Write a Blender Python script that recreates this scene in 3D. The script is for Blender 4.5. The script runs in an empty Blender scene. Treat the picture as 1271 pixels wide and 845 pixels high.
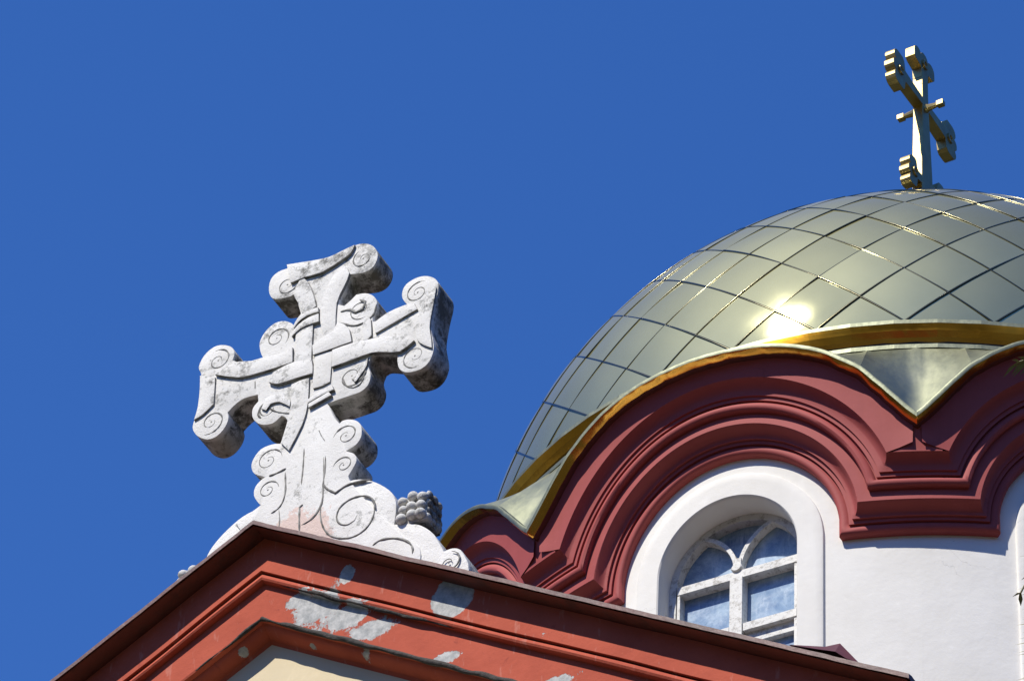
import bpy, bmesh, math, random
from mathutils import Vector, Matrix, noise

R = math.radians
random.seed(7)
C = bpy.context.scene.collection
S = bpy.context.scene

# ------------------------------------------------------------------ camera, sky, sun, exposure
cam_d = bpy.data.cameras.new('camera')
cam = bpy.data.objects.new('camera', cam_d)
C.objects.link(cam)
S.camera = cam
YAW, PITCH, ROLL = .5197, .7304, .0588
CAM = Vector((12.497, -29.52, 1.698))
d = Vector((-math.sin(YAW) * math.cos(PITCH), math.cos(YAW) * math.cos(PITCH), math.sin(PITCH)))
r0 = d.cross(Vector((0, 0, 1))).normalized()
u0 = r0.cross(d)
rr = math.cos(ROLL) * r0 + math.sin(ROLL) * u0
uu = -math.sin(ROLL) * r0 + math.cos(ROLL) * u0
mw = Matrix((rr, uu, -d)).transposed().to_4x4()
mw.translation = CAM
cam.matrix_world = mw
cam_d.sensor_width = 36
cam_d.lens = 161.08
cam_d.clip_start = .1
cam_d.clip_end = 5000

SUN_DIR = Vector((-.165, -.586, .793)).normalized()
w = bpy.data.worlds.new('World')
S.world = w
w.use_nodes = True
nt = w.node_tree
bg = nt.nodes['Background']
sky = nt.nodes.new('ShaderNodeTexSky')
sky.sky_type = 'NISHITA'
sky.sun_disc = False
sky.sun_elevation = math.asin(SUN_DIR.z)
sky.sun_rotation = math.atan2(SUN_DIR.x, SUN_DIR.y)
sky.altitude = 2000
sky.air_density = 1.0
sky.dust_density = 0.0
sky.ozone_density = 3.0
hsv = nt.nodes.new('ShaderNodeHueSaturation')      # polarised, deep blue summer sky
hsv.inputs['Hue'].default_value = .513
hsv.inputs['Saturation'].default_value = 1.27
hsv.inputs['Value'].default_value = 1.35
nt.links.new(sky.outputs[0], hsv.inputs['Color'])
nt.links.new(hsv.outputs[0], bg.inputs[0])
bg.inputs[1].default_value = .14

sun_d = bpy.data.lights.new('sun', 'SUN')
sun_d.energy = 5.0
sun_d.angle = R(.53)
sun_d.color = (1, .95, .85)
sun = bpy.data.objects.new('sun', sun_d)
C.objects.link(sun)
sun.rotation_euler = SUN_DIR.to_track_quat('Z', 'Y').to_euler()
sun.location = (-8, -40, 60)

S.view_settings.view_transform = 'Standard'
S.view_settings.look = 'None'
S.view_settings.exposure = .17
S.view_settings.gamma = 1
S.view_settings.use_curve_mapping = False
S.render.engine = 'CYCLES'


# ------------------------------------------------------------------ materials
class NT:
    def __init__(s, name):
        s.m = bpy.data.materials.new(name)
        s.m.use_nodes = True
        s.t = s.m.node_tree
        s.b = s.t.nodes['Principled BSDF']
        s.co = s.t.nodes.new('ShaderNodeTexCoord').outputs['Object']

    def n(s, typ, **kw):
        o = s.t.nodes.new(typ)
        for k, v in kw.items():
            setattr(o, k, v)
        return o

    def l(s, a, b):
        s.t.links.new(a, b)

    def noise(s, scale, detail=5, rough=.6, dist=0, co=None, vec_scale=None):
        o = s.n('ShaderNodeTexNoise')
        o.inputs['Scale'].default_value = scale
        o.inputs['Detail'].default_value = detail
        o.inputs['Roughness'].default_value = rough
        o.inputs['Distortion'].default_value = dist
        c = co or s.co
        if vec_scale:
            mp = s.n('ShaderNodeMapping')
            mp.inputs['Scale'].default_value = vec_scale
            s.l(c, mp.inputs['Vector'])
            c = mp.outputs[0]
        s.l(c, o.inputs['Vector'])
        return o.outputs['Fac']

    def ramp(s, f, a, b, lo=0., hi=1.):
        o = s.n('ShaderNodeMapRange')
        o.inputs['From Min'].default_value = a
        o.inputs['From Max'].default_value = b
        o.inputs['To Min'].default_value = lo
        o.inputs['To Max'].default_value = hi
        s.l(f, o.inputs['Value'])
        return o.outputs[0]

    def mix(s, f, a, b):
        o = s.n('ShaderNodeMix', data_type='RGBA')
        for v, i in ((f, o.inputs[0]), (a, o.inputs[6]), (b, o.inputs[7])):
            if isinstance(v, (int, float)):
                i.default_value = v
            elif isinstance(v, tuple):
                i.default_value = (*v, 1)
            else:
                s.l(v, i)
        return o.outputs[2]

    def math(s, op, a, b=0.):
        o = s.n('ShaderNodeMath', operation=op)
        for v, i in ((a, o.inputs[0]), (b, o.inputs[1])):
            if isinstance(v, (int, float)):
                i.default_value = v
            else:
                s.l(v, i)
        return o.outputs[0]

    def bump(s, h, st, dist=.01):
        o = s.n('ShaderNodeBump')
        o.inputs['Strength'].default_value = st
        o.inputs['Distance'].default_value = dist
        s.l(h, o.inputs['Height'])
        s.l(o.outputs[0], s.b.inputs['Normal'])

    def spot(s, p, rad, jag=.5, sc=(1, 1, 1)):
        """1 inside a ragged patch around p (object space), 0 outside"""
        v = s.n('ShaderNodeVectorMath', operation='SUBTRACT')
        v.inputs[1].default_value = p
        s.l(s.co, v.inputs[0])
        v2 = s.n('ShaderNodeVectorMath', operation='MULTIPLY')
        v2.inputs[1].default_value = sc
        s.l(v.outputs[0], v2.inputs[0])
        ln = s.n('ShaderNodeVectorMath', operation='LENGTH')
        s.l(v2.outputs[0], ln.inputs[0])
        nz = s.math('ADD', s.math('MULTIPLY', s.noise(7, 12, .8), .75), s.math('MULTIPLY', s.noise(30, 8, .8), .25))
        dd = s.math('ADD', s.math('DIVIDE', ln.outputs['Value'], rad), s.math('MULTIPLY', s.math('SUBTRACT', nz, .5), jag * 7.5))
        return s.ramp(dd, 1.0, .96)

    def col(s, c):
        i = s.b.inputs['Base Color']
        if isinstance(c, tuple):
            i.default_value = (*c, 1)
        else:
            s.l(c, i)

    def setp(s, **kw):
        for k, v in kw.items():
            s.b.inputs[k.replace('_', ' ').title() if k != 'IOR' else k].default_value = v


def plaster(name, col, dirt, rough=.75, bump=.25, amt=.5):
    m = NT(name)
    f = m.noise(1.1, 8, .6)
    f2 = m.noise(14, 5, .6)
    st = m.noise(3.5, 5, .65, 0, None, (1, 1, .10))
    c = m.mix(m.ramp(f, .38, .68, 0, amt), col, dirt)
    c = m.mix(m.ramp(st, .52, .78, 0, amt * .8), c, dirt)
    c = m.mix(m.ramp(m.noise(5, 9, .75, .3), .60, .72, 0, amt * .6), c, tuple(min(1, q * 1.25 + .02) for q in col))
    vo = m.n('ShaderNodeTexVoronoi', feature='DISTANCE_TO_EDGE')
    vo.inputs['Scale'].default_value = 1.3
    wv = m.n('ShaderNodeVectorMath', operation='ADD')
    nzv = m.n('ShaderNodeTexNoise')
    nzv.inputs['Scale'].default_value = 3
    nzv.inputs['Detail'].default_value = 8
    m.l(m.co, nzv.inputs['Vector'])
    m.l(m.co, wv.inputs[0])
    m.l(nzv.outputs['Color'], wv.inputs[1])
    m.l(wv.outputs[0], vo.inputs['Vector'])
    crack = m.math('MULTIPLY', m.ramp(vo.outputs['Distance'], .006, .0, 0, 1), m.ramp(m.noise(.9, 3), .56, .62))
    c = m.mix(m.math('MULTIPLY', crack, .55), c, tuple(q * .45 for q in dirt))
    m.col(c)
    m.setp(roughness=rough)
    m.b.inputs['Specular IOR Level'].default_value = .25
    h = m.math('ADD', f2, m.math('MULTIPLY', m.noise(80, 4, .7), .35))
    h = m.math('ADD', h, m.math('MULTIPLY', m.noise(3, 3, .5), 2.0))
    m.bump(m.math('SUBTRACT', h, m.math('MULTIPLY', crack, .8)), bump, .008)
    return m.m


M = {}
M['white'] = plaster('white_plaster', (.82, .80, .755), (.69, .665, .61), .85, .3, .55)
M['crimson'] = plaster('crimson_paint', (.385, .082, .077), (.29, .056, .052), .6, .12, .6)
M['crimson'].node_tree.nodes['Principled BSDF'].inputs['Roughness'].default_value = .68
M['cream'] = plaster('cream_plaster', (.70, .59, .395), (.61, .51, .34), .85, .2, .5)

# weathered brick red cornice paint with bare mortar patches
m = NT('weathered_red_paint')
base = m.mix(m.ramp(m.noise(2.2, 7, .62), .35, .7), (.51, .112, .066), (.39, .08, .048))
base = m.mix(m.ramp(m.noise(11, 8, .7, .6), .60, .70, 0, .5), base, (.25, .05, .04))
base = m.mix(m.ramp(m.noise(5, 3, .6, 0, None, (4, 1, 1)), .62, .7, 0, .3), base, (.62, .30, .24))
bare = m.mix(m.ramp(m.noise(16, 6, .7), .35, .65), (.60, .59, .57), (.30, .31, .31))
masks = [m.spot((.27, -10.63, 19.54), .09, .4, (.9, .5, 1.4)), m.spot((.42, -10.63, 19.44), .15, .55, (.8, .5, 1.3)), m.spot((.62, -10.63, 19.30), .13, .6, (.7, .5, 1.5)), m.spot((.83, -10.63, 19.13), .12, .5, (.7, .5, 1.7)),
         m.spot((1.41, -10.69, 19.15), .135, .12, (.9, .5, .85)), m.spot((.64, -10.69, 19.58), .06, .3, (1.1, .5, .8)),
         m.spot((1.37, -10.62, 18.74), .07, .45, (.7, .5, 1.6)), m.spot((2.1, -10.62, 18.31), .09, .5, (.6, .5, 2)), m.spot((2.5, -10.62, 18.06), .06, .5, (.6, .5, 2)),
         m.spot((-.16, -10.55, 19.33), .035, .5), m.spot((.33, -10.55, 19.2), .04, .5), m.spot((.77, -10.55, 19.02), .05, .4), m.spot((-.5, -10.55, 19.13), .05, .5)]
k = masks[0]
for q in masks[1:]:
    k = m.math('MAXIMUM', k, q)
chips = m.ramp(m.noise(7, 8, .72, .3), .672, .69)
k = m.math('MAXIMUM', k, chips)
m.col(m.mix(k, base, bare))
m.setp(roughness=.8)
m.b.inputs['Specular IOR Level'].default_value = .12
m.bump(m.math('SUBTRACT', m.math('MULTIPLY', m.noise(22, 6, .65), .6), m.math('MULTIPLY', k, .6)), .5, .01)
M['red'] = m.m

m = NT('grimy_shaded_recess')  # recess tone: edge shade put into the colour, along with dirt
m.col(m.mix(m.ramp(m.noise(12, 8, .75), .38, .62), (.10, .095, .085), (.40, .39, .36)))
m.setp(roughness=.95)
M['shade_grime'] = m.m

m = NT('shaded_eave_red')  # soffit shade put into a darker red, also lining the rim's underside
m.col(m.mix(m.ramp(m.noise(5, 8, .7), .5, .66), (.13, .024, .016), (.07, .018, .014)))
m.setp(roughness=.7)
m.bump(m.noise(14, 5), .3, .01)
M['eave'] = m.m

# rusty roof sheet
m = NT('rusty_roof_sheet')
c = m.mix(m.ramp(m.noise(3, 7, .65), .35, .7), (.13, .032, .024), (.06, .022, .018))
c = m.mix(m.ramp(m.noise(9, 7, .7), .62, .72, 0, .5), c, (.24, .16, .14))
m.col(c)
m.setp(roughness=.5)
m.bump(m.noise(12, 5), .35, .01)
M['roof'] = m.m

m = NT('dark_mortar')
m.col(m.mix(m.noise(20, 6, .7), (.02, .018, .016), (.10, .085, .075)))
m.setp(roughness=.9)
m.bump(m.noise(30, 6, .7), .9, .02)
M['mortar'] = m.m

# old carved stone
def old_stone(name, ca, cb, bias):
    m = NT(name)
    sep = m.n('ShaderNodeSeparateXYZ')
    m.l(m.co, sep.inputs[0])
    c = m.mix(m.ramp(m.noise(3.5, 7, .6), .35, .7), ca, cb)
    c = m.mix(m.spot((.0, -.02, 1.05), .22, .4, (.9, 1, .8)), c, (.76, .60, .53))
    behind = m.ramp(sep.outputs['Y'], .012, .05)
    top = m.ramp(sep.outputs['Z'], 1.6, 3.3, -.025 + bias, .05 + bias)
    big = m.ramp(m.noise(2.4, 4, .55), .35, .65, -.10, .10)
    ln = m.noise(15, 13, .80, .15)
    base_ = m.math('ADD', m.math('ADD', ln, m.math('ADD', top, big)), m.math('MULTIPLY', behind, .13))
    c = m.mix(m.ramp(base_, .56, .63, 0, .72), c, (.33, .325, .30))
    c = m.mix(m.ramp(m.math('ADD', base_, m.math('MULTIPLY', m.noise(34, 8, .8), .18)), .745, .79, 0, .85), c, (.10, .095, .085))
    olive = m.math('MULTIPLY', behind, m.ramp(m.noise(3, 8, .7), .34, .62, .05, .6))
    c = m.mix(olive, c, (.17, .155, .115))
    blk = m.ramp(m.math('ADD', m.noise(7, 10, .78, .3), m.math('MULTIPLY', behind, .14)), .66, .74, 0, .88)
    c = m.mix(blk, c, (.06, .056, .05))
    c = m.mix(m.ramp(m.noise(48, 5, .7), .63, .70, 0, .55), c, (.24, .23, .22))
    m.col(c)
    m.setp(roughness=.92)
    m.b.inputs['Specular IOR Level'].default_value = .2
    m.bump(m.math('ADD', m.noise(26, 8, .75), m.math('MULTIPLY', m.noise(110, 4, .7), .6)), .6, .013)
    return m.m


M['greystone'] = old_stone('grey_weathered_stone', (.68, .67, .64), (.54, .53, .50), .0)
M['stone'] = old_stone('weathered_stone', (.84, .825, .79), (.74, .72, .68), 0)



def metal(name, a, b, rough, coat=0., var=.06, bs=.12, bsc=3., strk=(1, 1, .3)):
    m = NT(name)
    m.col(m.mix(m.ramp(m.noise(bsc * .7, 6, .6), .3, .7), a, b))
    m.setp(metallic=1.)
    m.l(m.ramp(m.noise(bsc, 6, .65, 0, None, strk), .3, .7, rough - var, rough + var), m.b.inputs['Roughness'])
    m.b.inputs['Coat Weight'].default_value = coat
    m.b.inputs['Coat Roughness'].default_value = .07
    m.bump(m.noise(bsc, 3, .5), bs, .02)
    return m.m


M['gold'] = metal('gold_sheet', (.78, .42, .075), (.62, .30, .045), .2, .0, .06, .3, 4)
M['trim'] = metal('pale_metal_trim', (.25, .26, .18), (.19, .20, .14), .55, 0, .05, .3, 8)
M['skirt'] = metal('pale_gilt_skirt', (.34, .345, .23), (.29, .30, .19), .42, 0, .04, .06, 4, (3, 3, .1))
M['crossgold'] = metal('gilded_cross_metal', (.46, .36, .16), (.33, .25, .11), .42, 0, .06, .15, 9)


def two_lobe(mat, wide, fac):
    t = mat.node_tree
    b = t.nodes['Principled BSDF']
    b2 = t.nodes.new('ShaderNodeBsdfPrincipled')
    for l in list(t.links):
        if l.to_node == b and l.to_socket.name in ('Base Color', 'Normal'):
            t.links.new(l.from_socket, b2.inputs[l.to_socket.name])
    b2.inputs['Metallic'].default_value = 1
    b2.inputs['Roughness'].default_value = wide
    mx = t.nodes.new('ShaderNodeMixShader')
    mx.inputs[0].default_value = fac
    out = [n for n in t.nodes if n.type == 'OUTPUT_MATERIAL'][0]
    t.links.new(b.outputs[0], mx.inputs[1])
    t.links.new(b2.outputs[0], mx.inputs[2])
    t.links.new(mx.outputs[0], out.inputs[0])


DOME = []
for i, (k_, rg_) in enumerate(((1., .07), (.93, .085), (1.07, .065), (.97, .075))):
    mt = metal('pale_gilt_sheet', (.49 * k_, .478 * k_, .275 * k_), (.44 * k_, .43 * k_, .245 * k_), rg_, 0, .02, .11, 1.3)
    two_lobe(mt, .66 + .02 * (i % 2), .30)
    DOME.append(mt)
M['seam'] = metal('seam_metal', (.20, .18, .11), (.13, .12, .07), .22, 0, .05)
m = NT('dark_underlay')
m.col((.03, .028, .025))
m.setp(roughness=.7)
M['under'] = m.m

m = NT('old_white_window_paint')
c = m.mix(m.ramp(m.noise(16, 9, .78), .50, .62), (.67, .66, .63), (.33, .31, .28))
m.col(c)
m.setp(roughness=.6)
m.bump(m.noise(40, 6), .4, .006)
M['frame'] = m.m

m = NT('dusty_window_glass')
c = m.mix(m.ramp(m.noise(3, 9, .75, .8), .32, .66), (.11, .19, .34), (.40, .52, .64))
c = m.mix(m.ramp(m.noise(13, 7, .75, 0, None, (1, 1, .12)), .52, .74, 0, .75), c, (.55, .65, .74))
c = m.mix(m.ramp(m.noise(26, 6, .7), .60, .70, 0, .5), c, (.12, .17, .25))
m.col(c)
m.l(m.ramp(m.noise(5, 6, .7), .3, .7, .04, .4), m.b.inputs['Roughness'])
m.bump(m.noise(2.5, 3), .15, .02)
M['glass'] = m.m

m = NT('palm_leaf')
m.col(m.mix(m.noise(5, 4), (.10, .12, .035), (.28, .23, .09)))
m.setp(roughness=.5)
M['leaf'] = m.m
m = NT('palm_bark')
m.col(m.mix(m.noise(8, 6, .7, 0, None, (1, 1, 5)), (.12, .09, .065), (.26, .2, .15)))
m.setp(roughness=.9)
m.bump(m.noise(9, 5, .6, 0, None, (1, 1, 5)), .8, .03)
M['bark'] = m.m
m = NT('dry_courtyard_ground')
c = m.mix(m.ramp(m.noise(.25, 8, .6), .4, .62), (.055, .05, .036), (.024, .032, .014))
m.col(m.mix(m.noise(6, 6, .7), c, (.032, .038, .02)))
m.setp(roughness=.9)
M['ground'] = m.m

m = NT('sky_block_hillside')  # dark tone for the added sky-blocking slopes
m.col(m.mix(m.noise(.05, 10, .7), (.014, .022, .009), (.028, .036, .015)))
m.setp(roughness=1.)
m.bump(m.noise(.3, 8, .7), 1., 4.)
M['sky_block'] = m.m


# ------------------------------------------------------------------ helpers
def obj(name, verts, faces, mat, parent=None, smooth=None, mats=None, fm=None):
    me = bpy.data.meshes.new(name)
    me.from_pydata([tuple(v) for v in verts], [], faces)
    me.validate()
    for q in (mats or [mat]):
        me.materials.append(q)
    if fm:
        for p, i in zip(me.polygons, fm):
            p.material_index = i
    bm = bmesh.new()
    bm.from_mesh(me)
    bmesh.ops.recalc_face_normals(bm, faces=bm.faces)
    bm.to_mesh(me)
    bm.free()
    if smooth is not None:
        me.polygons.foreach_set('use_smooth', [True] * len(me.polygons))
        if smooth < 180:
            me.set_sharp_from_angle(angle=R(smooth))
    me.update()
    o = bpy.data.objects.new(name, me)
    C.objects.link(o)
    if parent:
        o.parent = parent
    return o


def tag(o, label, cat, group=None):
    o['label'] = label
    o['category'] = cat
    if group:
        o['group'] = group
    return o


def thing(name, label, cat, loc=(0, 0, 0)):
    o = bpy.data.objects.new(name, None)
    o.location = loc
    C.objects.link(o)
    return tag(o, label, cat)


class MB:
    def __init__(s):
        s.v, s.f, s.fm = [], [], []

    def grid(s, rows, closed=False, mi=0):
        b = len(s.v)
        n = len(rows[0])
        for r_ in rows:
            s.v += [Vector(p) for p in r_]
        for i in range(len(rows) - 1):
            for j in range(n if closed else n - 1):
                k = (j + 1) % n
                s.f.append((b + i * n + j, b + i * n + k, b + (i + 1) * n + k, b + (i + 1) * n + j))
                s.fm.append(mi)

    def face(s, pts, mi=0):
        b = len(s.v)
        s.v += [Vector(p) for p in pts]
        s.f.append(tuple(range(b, b + len(pts))))
        s.fm.append(mi)

    def box(s, lo, hi, mat=None, mi=0):
        x0, y0, z0 = lo
        x1, y1, z1 = hi
        p = [Vector(q) for q in ((x0, y0, z0), (x1, y0, z0), (x1, y1, z0), (x0, y1, z0), (x0, y0, z1), (x1, y0, z1), (x1, y1, z1), (x0, y1, z1))]
        if mat:
            p = [mat @ q for q in p]
        b = len(s.v)
        s.v += p
        for q in ((0, 3, 2, 1), (4, 5, 6, 7), (0, 1, 5, 4), (1, 2, 6, 5), (2, 3, 7, 6), (3, 0, 4, 7)):
            s.f.append(tuple(b + i for i in q))
            s.fm.append(mi)

    def bar(s, a, b_, w_, h_, up=(0, 0, 1), mi=0):
        a, b_ = Vector(a), Vector(b_)
        dv = (b_ - a).normalized()
        sd = dv.cross(Vector(up)).normalized()
        u_ = sd.cross(dv)
        c = [sd * w_ / 2 + u_ * h_ / 2, -sd * w_ / 2 + u_ * h_ / 2, -sd * w_ / 2 - u_ * h_ / 2, sd * w_ / 2 - u_ * h_ / 2]
        s.grid([[a + q for q in c], [b_ + q for q in c]], True, mi)
        s.face([a + q for q in c], mi)
        s.face([b_ + q for q in c], mi)

    def tube(s, pts, rad, n=8, mi=0):
        pts = [Vector(p) for p in pts]
        rows = []
        for i, p in enumerate(pts):
            t = (pts[min(i + 1, len(pts) - 1)] - pts[max(i - 1, 0)]).normalized()
            a = t.cross(Vector((.31, .12, .94))).normalized()
            b_ = t.cross(a)
            q = rad[i] if isinstance(rad, (list, tuple)) else rad
            rows.append([p + (a * math.cos(2 * math.pi * k_ / n) + b_ * math.sin(2 * math.pi * k_ / n)) * q for k_ in range(n)])
        s.grid(rows, True, mi)
        s.face(rows[0], mi)
        s.face(rows[-1], mi)

    def ball(s, c, r_, n=10, sc=(1, 1, 1), mi=0):
        c = Vector(c)
        rows = []
        for i in range(n + 1):
            t = math.pi * (i / n) * .998 + .003
            rows.append([c + Vector((math.sin(t) * math.cos(2 * math.pi * k_ / (2 * n)) * sc[0], math.sin(t) * math.sin(2 * math.pi * k_ / (2 * n)) * sc[1], math.cos(t) * sc[2])) * r_ for k_ in range(2 * n)])
        s.grid(rows, True, mi)

    def done(s, name, mat, parent=None, smooth=None, mats=None):
        return obj(name, s.v, s.f, mat, parent, smooth, mats, s.fm if mats else None)


def shade_sides(me):  # side walls darkened to paint in the shade line around each strap
    me.materials.append(M['shade_grime'])
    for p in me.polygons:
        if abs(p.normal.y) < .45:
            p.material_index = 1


def prism(name, poly, y0, y1, mat, parent, bevel=.006, seg=2, shade_grime=False):
    """polygon in (x,z) extruded from y0 (front) to y1 (back), with softened edges"""
    bm = bmesh.new()
    a = [bm.verts.new((p[0], y0, p[1])) for p in poly]
    b_ = [bm.verts.new((p[0], y1, p[1])) for p in poly]
    n = len(poly)
    f0 = bm.faces.new(a)
    f1 = bm.faces.new(b_)
    for i in range(n):
        bm.faces.new((a[i], a[(i + 1) % n], b_[(i + 1) % n], b_[i]))
    bmesh.ops.recalc_face_normals(bm, faces=bm.faces)
    if bevel:
        ed = [e for e in f0.edges]
        bmesh.ops.bevel(bm, geom=ed, offset=bevel, segments=seg, affect='EDGES', profile=.6, clamp_overlap=True)
    bmesh.ops.triangulate(bm, faces=[f for f in bm.faces if len(f.verts) > 4])
    me = bpy.data.meshes.new(name)
    bm.to_mesh(me)
    bm.free()
    me.materials.append(mat)
    me.polygons.foreach_set('use_smooth', [True] * len(me.polygons))
    me.set_sharp_from_angle(angle=R(28))
    if shade_grime:
        shade_sides(me)
    o = bpy.data.objects.new(name, me)
    C.objects.link(o)
    if parent:
        o.parent = parent
    return o


def sharp(a, b, c, lim=48):
    u, v = Vector((b[0] - a[0], b[1] - a[1])), Vector((c[0] - b[0], c[1] - b[1]))
    return u.length > 1e-6 and v.length > 1e-6 and u.angle(v) > R(lim)


def smooth_poly(p, k=3, closed=True):
    out = []
    n = len(p)
    for i in range(n if closed else n - 1):
        g = lambda j: p[j % n] if closed else p[min(max(j, 0), n - 1)]
        p0, p1, p2, p3 = g(i - 1), g(i), g(i + 1), g(i + 2)
        if sharp(p0, p1, p2):
            p0 = (2 * p1[0] - p2[0], 2 * p1[1] - p2[1])
        if sharp(p1, p2, p3):
            p3 = (2 * p2[0] - p1[0], 2 * p2[1] - p1[1])
        for s_ in range(k):
            t = s_ / k
            out.append(tuple(.5 * (2 * p1[a] + (p2[a] - p0[a]) * t + (2 * p0[a] - 5 * p1[a] + 4 * p2[a] - p3[a]) * t * t + (3 * p1[a] - p0[a] - 3 * p2[a] + p3[a]) * t ** 3) for a in (0, 1)))
    if not closed:
        out.append(tuple(p[-1]))
    return out


# ------------------------------------------------------------------ ground
g = MB()
g.face([(-1500, -1500, 0), (1500, -1500, 0), (1500, 1500, 0), (-1500, 1500, 0)])
go = g.done('ground', M['ground'])
go['kind'] = 'structure'

# added hills in a ring out of frame, blocking low sky to cut fill light
hl = MB()
rows = []
for i, (rad, hh) in enumerate(((90, -2), (160, .07), (260, .22), (380, .36), (520, .44), (700, .47), (950, .40), (1300, .1))):
    row = []
    for j in range(120):
        a = 2 * math.pi * j / 120
        nz = noise.noise(Vector((math.cos(a) * 2.2, math.sin(a) * 2.2, i * .35))) + .5 * noise.noise(Vector((math.cos(a) * 6, math.sin(a) * 6, i * .9)))
        z = rad * hh * .72 * (1 + .30 * nz) if hh > 0 else hh
        row.append((rad * math.sin(a), -rad * math.cos(a), z))
    rows.append(row)
hl.grid(rows, True)
ho = hl.done('sky_block_hills', M['sky_block'], None, 180)
ho['kind'] = 'structure'

# ------------------------------------------------------------------ church: domed drum
ZD = 26.92            # height of the dome's centre
church = thing('church', 'white church with crimson arched drum, pale gilded dome and red gabled front', 'church', (0, 0, 0))
B8 = math.pi / 8


def cylp(rad, az, z):
    return Vector((rad * math.sin(az), -rad * math.cos(az), ZD + z))


RW = 4.04             # wall radius
ZC = -2.02            # centre height of the concentric arches
ZS = -2.11            # bottom of the mouldings
RIN = .965
RIM = [(0, -.318), (4, -.335), (8, -.385), (11.7, -.485), (14, -.59), (15.7, -.69), (16.9, -.765), (18.5, -.915), (20, -1.06), (21.6, -1.215), (22.5, -1.285)]


def zrim(azd):
    a = abs(azd)
    for (a0, z0), (a1, z1) in zip(RIM, RIM[1:]):
        if a <= a1:
            t = (a - a0) / (a1 - a0)
            i = RIM.index((a0, z0))
            zm = RIM[i - 1][1] if i else RIM[1][1]
            am = RIM[i - 1][0] if i else -RIM[1][0]
            s0 = (z1 - zm) / (a1 - am)
            if i + 2 < len(RIM):
                s1 = (RIM[i + 2][1] - z0) / (RIM[i + 2][0] - a0)
            else:
                s1 = (z1 - z0) / (a1 - a0)
            h = a1 - a0
            t2, t3 = t * t, t ** 3
            return (2 * t3 - 3 * t2 + 1) * z0 + (t3 - 2 * t2 + t) * h * s0 + (-2 * t3 + 3 * t2) * z1 + (t3 - t2) * h * s1
    return RIM[-1][1]


def rot_bay(p, k_):
    a = k_ * math.pi / 4
    return Vector((p.x * math.cos(a) - p.y * math.sin(a), p.x * math.sin(a) + p.y * math.cos(a), p.z))


# ---- wall with raised window surrounds and deep arched openings (all eight bays, one mesh)
def arch_path(rad, zc, zbot, n=48, nj=6):
    p = [(-rad, zbot + (zc - zbot) * i / nj) for i in range(nj)]
    p += [(-rad * math.cos(math.pi * i / n), zc + rad * math.sin(math.pi * i / n)) for i in range(n + 1)]
    p += [(rad, zc + (zbot - zc) * (i + 1) / nj) for i in range(nj)]
    return p


ZB = -6.3
RO, RSU = .604, .822
pO = arch_path(RO, -2.06, -4.2)
pS = arch_path(RSU, -2.04, ZB)
npt = len(pO)
xb = RW * math.sin(B8)
ZT = -.5
pE = []
for i, (x, z) in enumerate(pS):
    t = i / (npt - 1)
    if i < 6:
        pE.append((-xb, z))
    elif i >= npt - 6:
        pE.append((xb, z))
    else:
        a = math.pi * (i - 6) / 48
        cx, sz = -math.cos(a), math.sin(a)
        q = min(xb / max(abs(cx), 1e-6), (ZT + 2.04) / max(sz, 1e-6))
        pE.append((cx * q, -2.04 + sz * q))


def wrap(p, rad):
    return cylp(rad, math.asin(max(-1, min(1, p[0] / rad))), p[1])


wall = MB()
for k_ in range(8):
    rows = [[Vector((p[0], -3.795, ZD + p[1])) for p in pO]]
    lip = [wrap((p[0] * 1.0, p[1]), RW + .03) for p in pO]
    # rounded arris at the opening
    rows.append([l + Vector((0, .035, 0)) for l in lip])
    pO2 = [(p[0] * 1.012, (p[1] + 2.06) * 1.012 - 2.06 if p[1] > -2.06 else p[1]) for p in pO]
    pO3 = [(p[0] * 1.03, (p[1] + 2.06) * 1.03 - 2.06 if p[1] > -2.06 else p[1]) for p in pO]
    rows.append([wrap(p, RW + .03) + Vector((0, .010, 0)) for p in pO2])
    rows.append([wrap(p, RW + .031) for p in pO3])
    for t in (.33, .66):
        rows.append([wrap((a[0] + (b_[0] - a[0]) * t, a[1] + (b_[1] - a[1]) * t), RW + .032) for a, b_ in zip(pO3, pS)])
    rows.append([wrap((p[0] * .985, (p[1] + 2.04) * .985 - 2.04 if p[1] > -2.04 else p[1]), RW + .032) for p in pS])
    rows.append([wrap(p, RW + .026) for p in pS])
    rows.append([wrap((p[0] * 1.004, p[1]), RW) for p in pS])
    for j in range(1, 7):
        t = j / 6
        rows.append([wrap((a[0] + (b_[0] - a[0]) * t, a[1] + (b_[1] - a[1]) * t), RW) for a, b_ in zip(pS, pE)])
    wall.grid([[rot_bay(p, k_) for p in r_] for r_ in rows])
    # sill below the opening, and the panel under it
    wall.face([rot_bay(wrap((x, -4.2), RW + .03), k_) for x in (-RO, -.3, 0, .3, RO)] + [rot_bay(Vector((x, -3.79, ZD - 4.2)), k_) for x in (RO, -RO)])
    low = [[rot_bay(wrap((x, z), RW + .03), k_) for x in (-.622, -.4, -.2, 0, .2, .4, .622)] for z in (-4.2, -5.2, ZB)]
    wall.grid(low)
wall.done('drum_wall', M['white'], church, 32)

# ---- kokoshnik mouldings
PROF = [(0, .0), (0, .05), (.012, .068), (.03, .078), (.055, .078), (.075, .068), (.085, .06), (.086, .088), (.12, .09), (.121, .112), (.145, .115),
        (.155, .122), (.17, .138), (.187, .165), (.20, .195), (.208, .205), (.21, .207), (.26, .206), (.31, .204), (.311, .236), (.322, .254), (.345, .266), (.37, .262), (.388, .246), (.39, .224), (.404, .224), (.405, .258),
        (.44, .26), (.441, .276), (.49, .282), (.50, .287), (.517, .299), (.537, .319), (.552, .343), (.56, .357), (.565, .364)]
NA, NP = 72, 5


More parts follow.
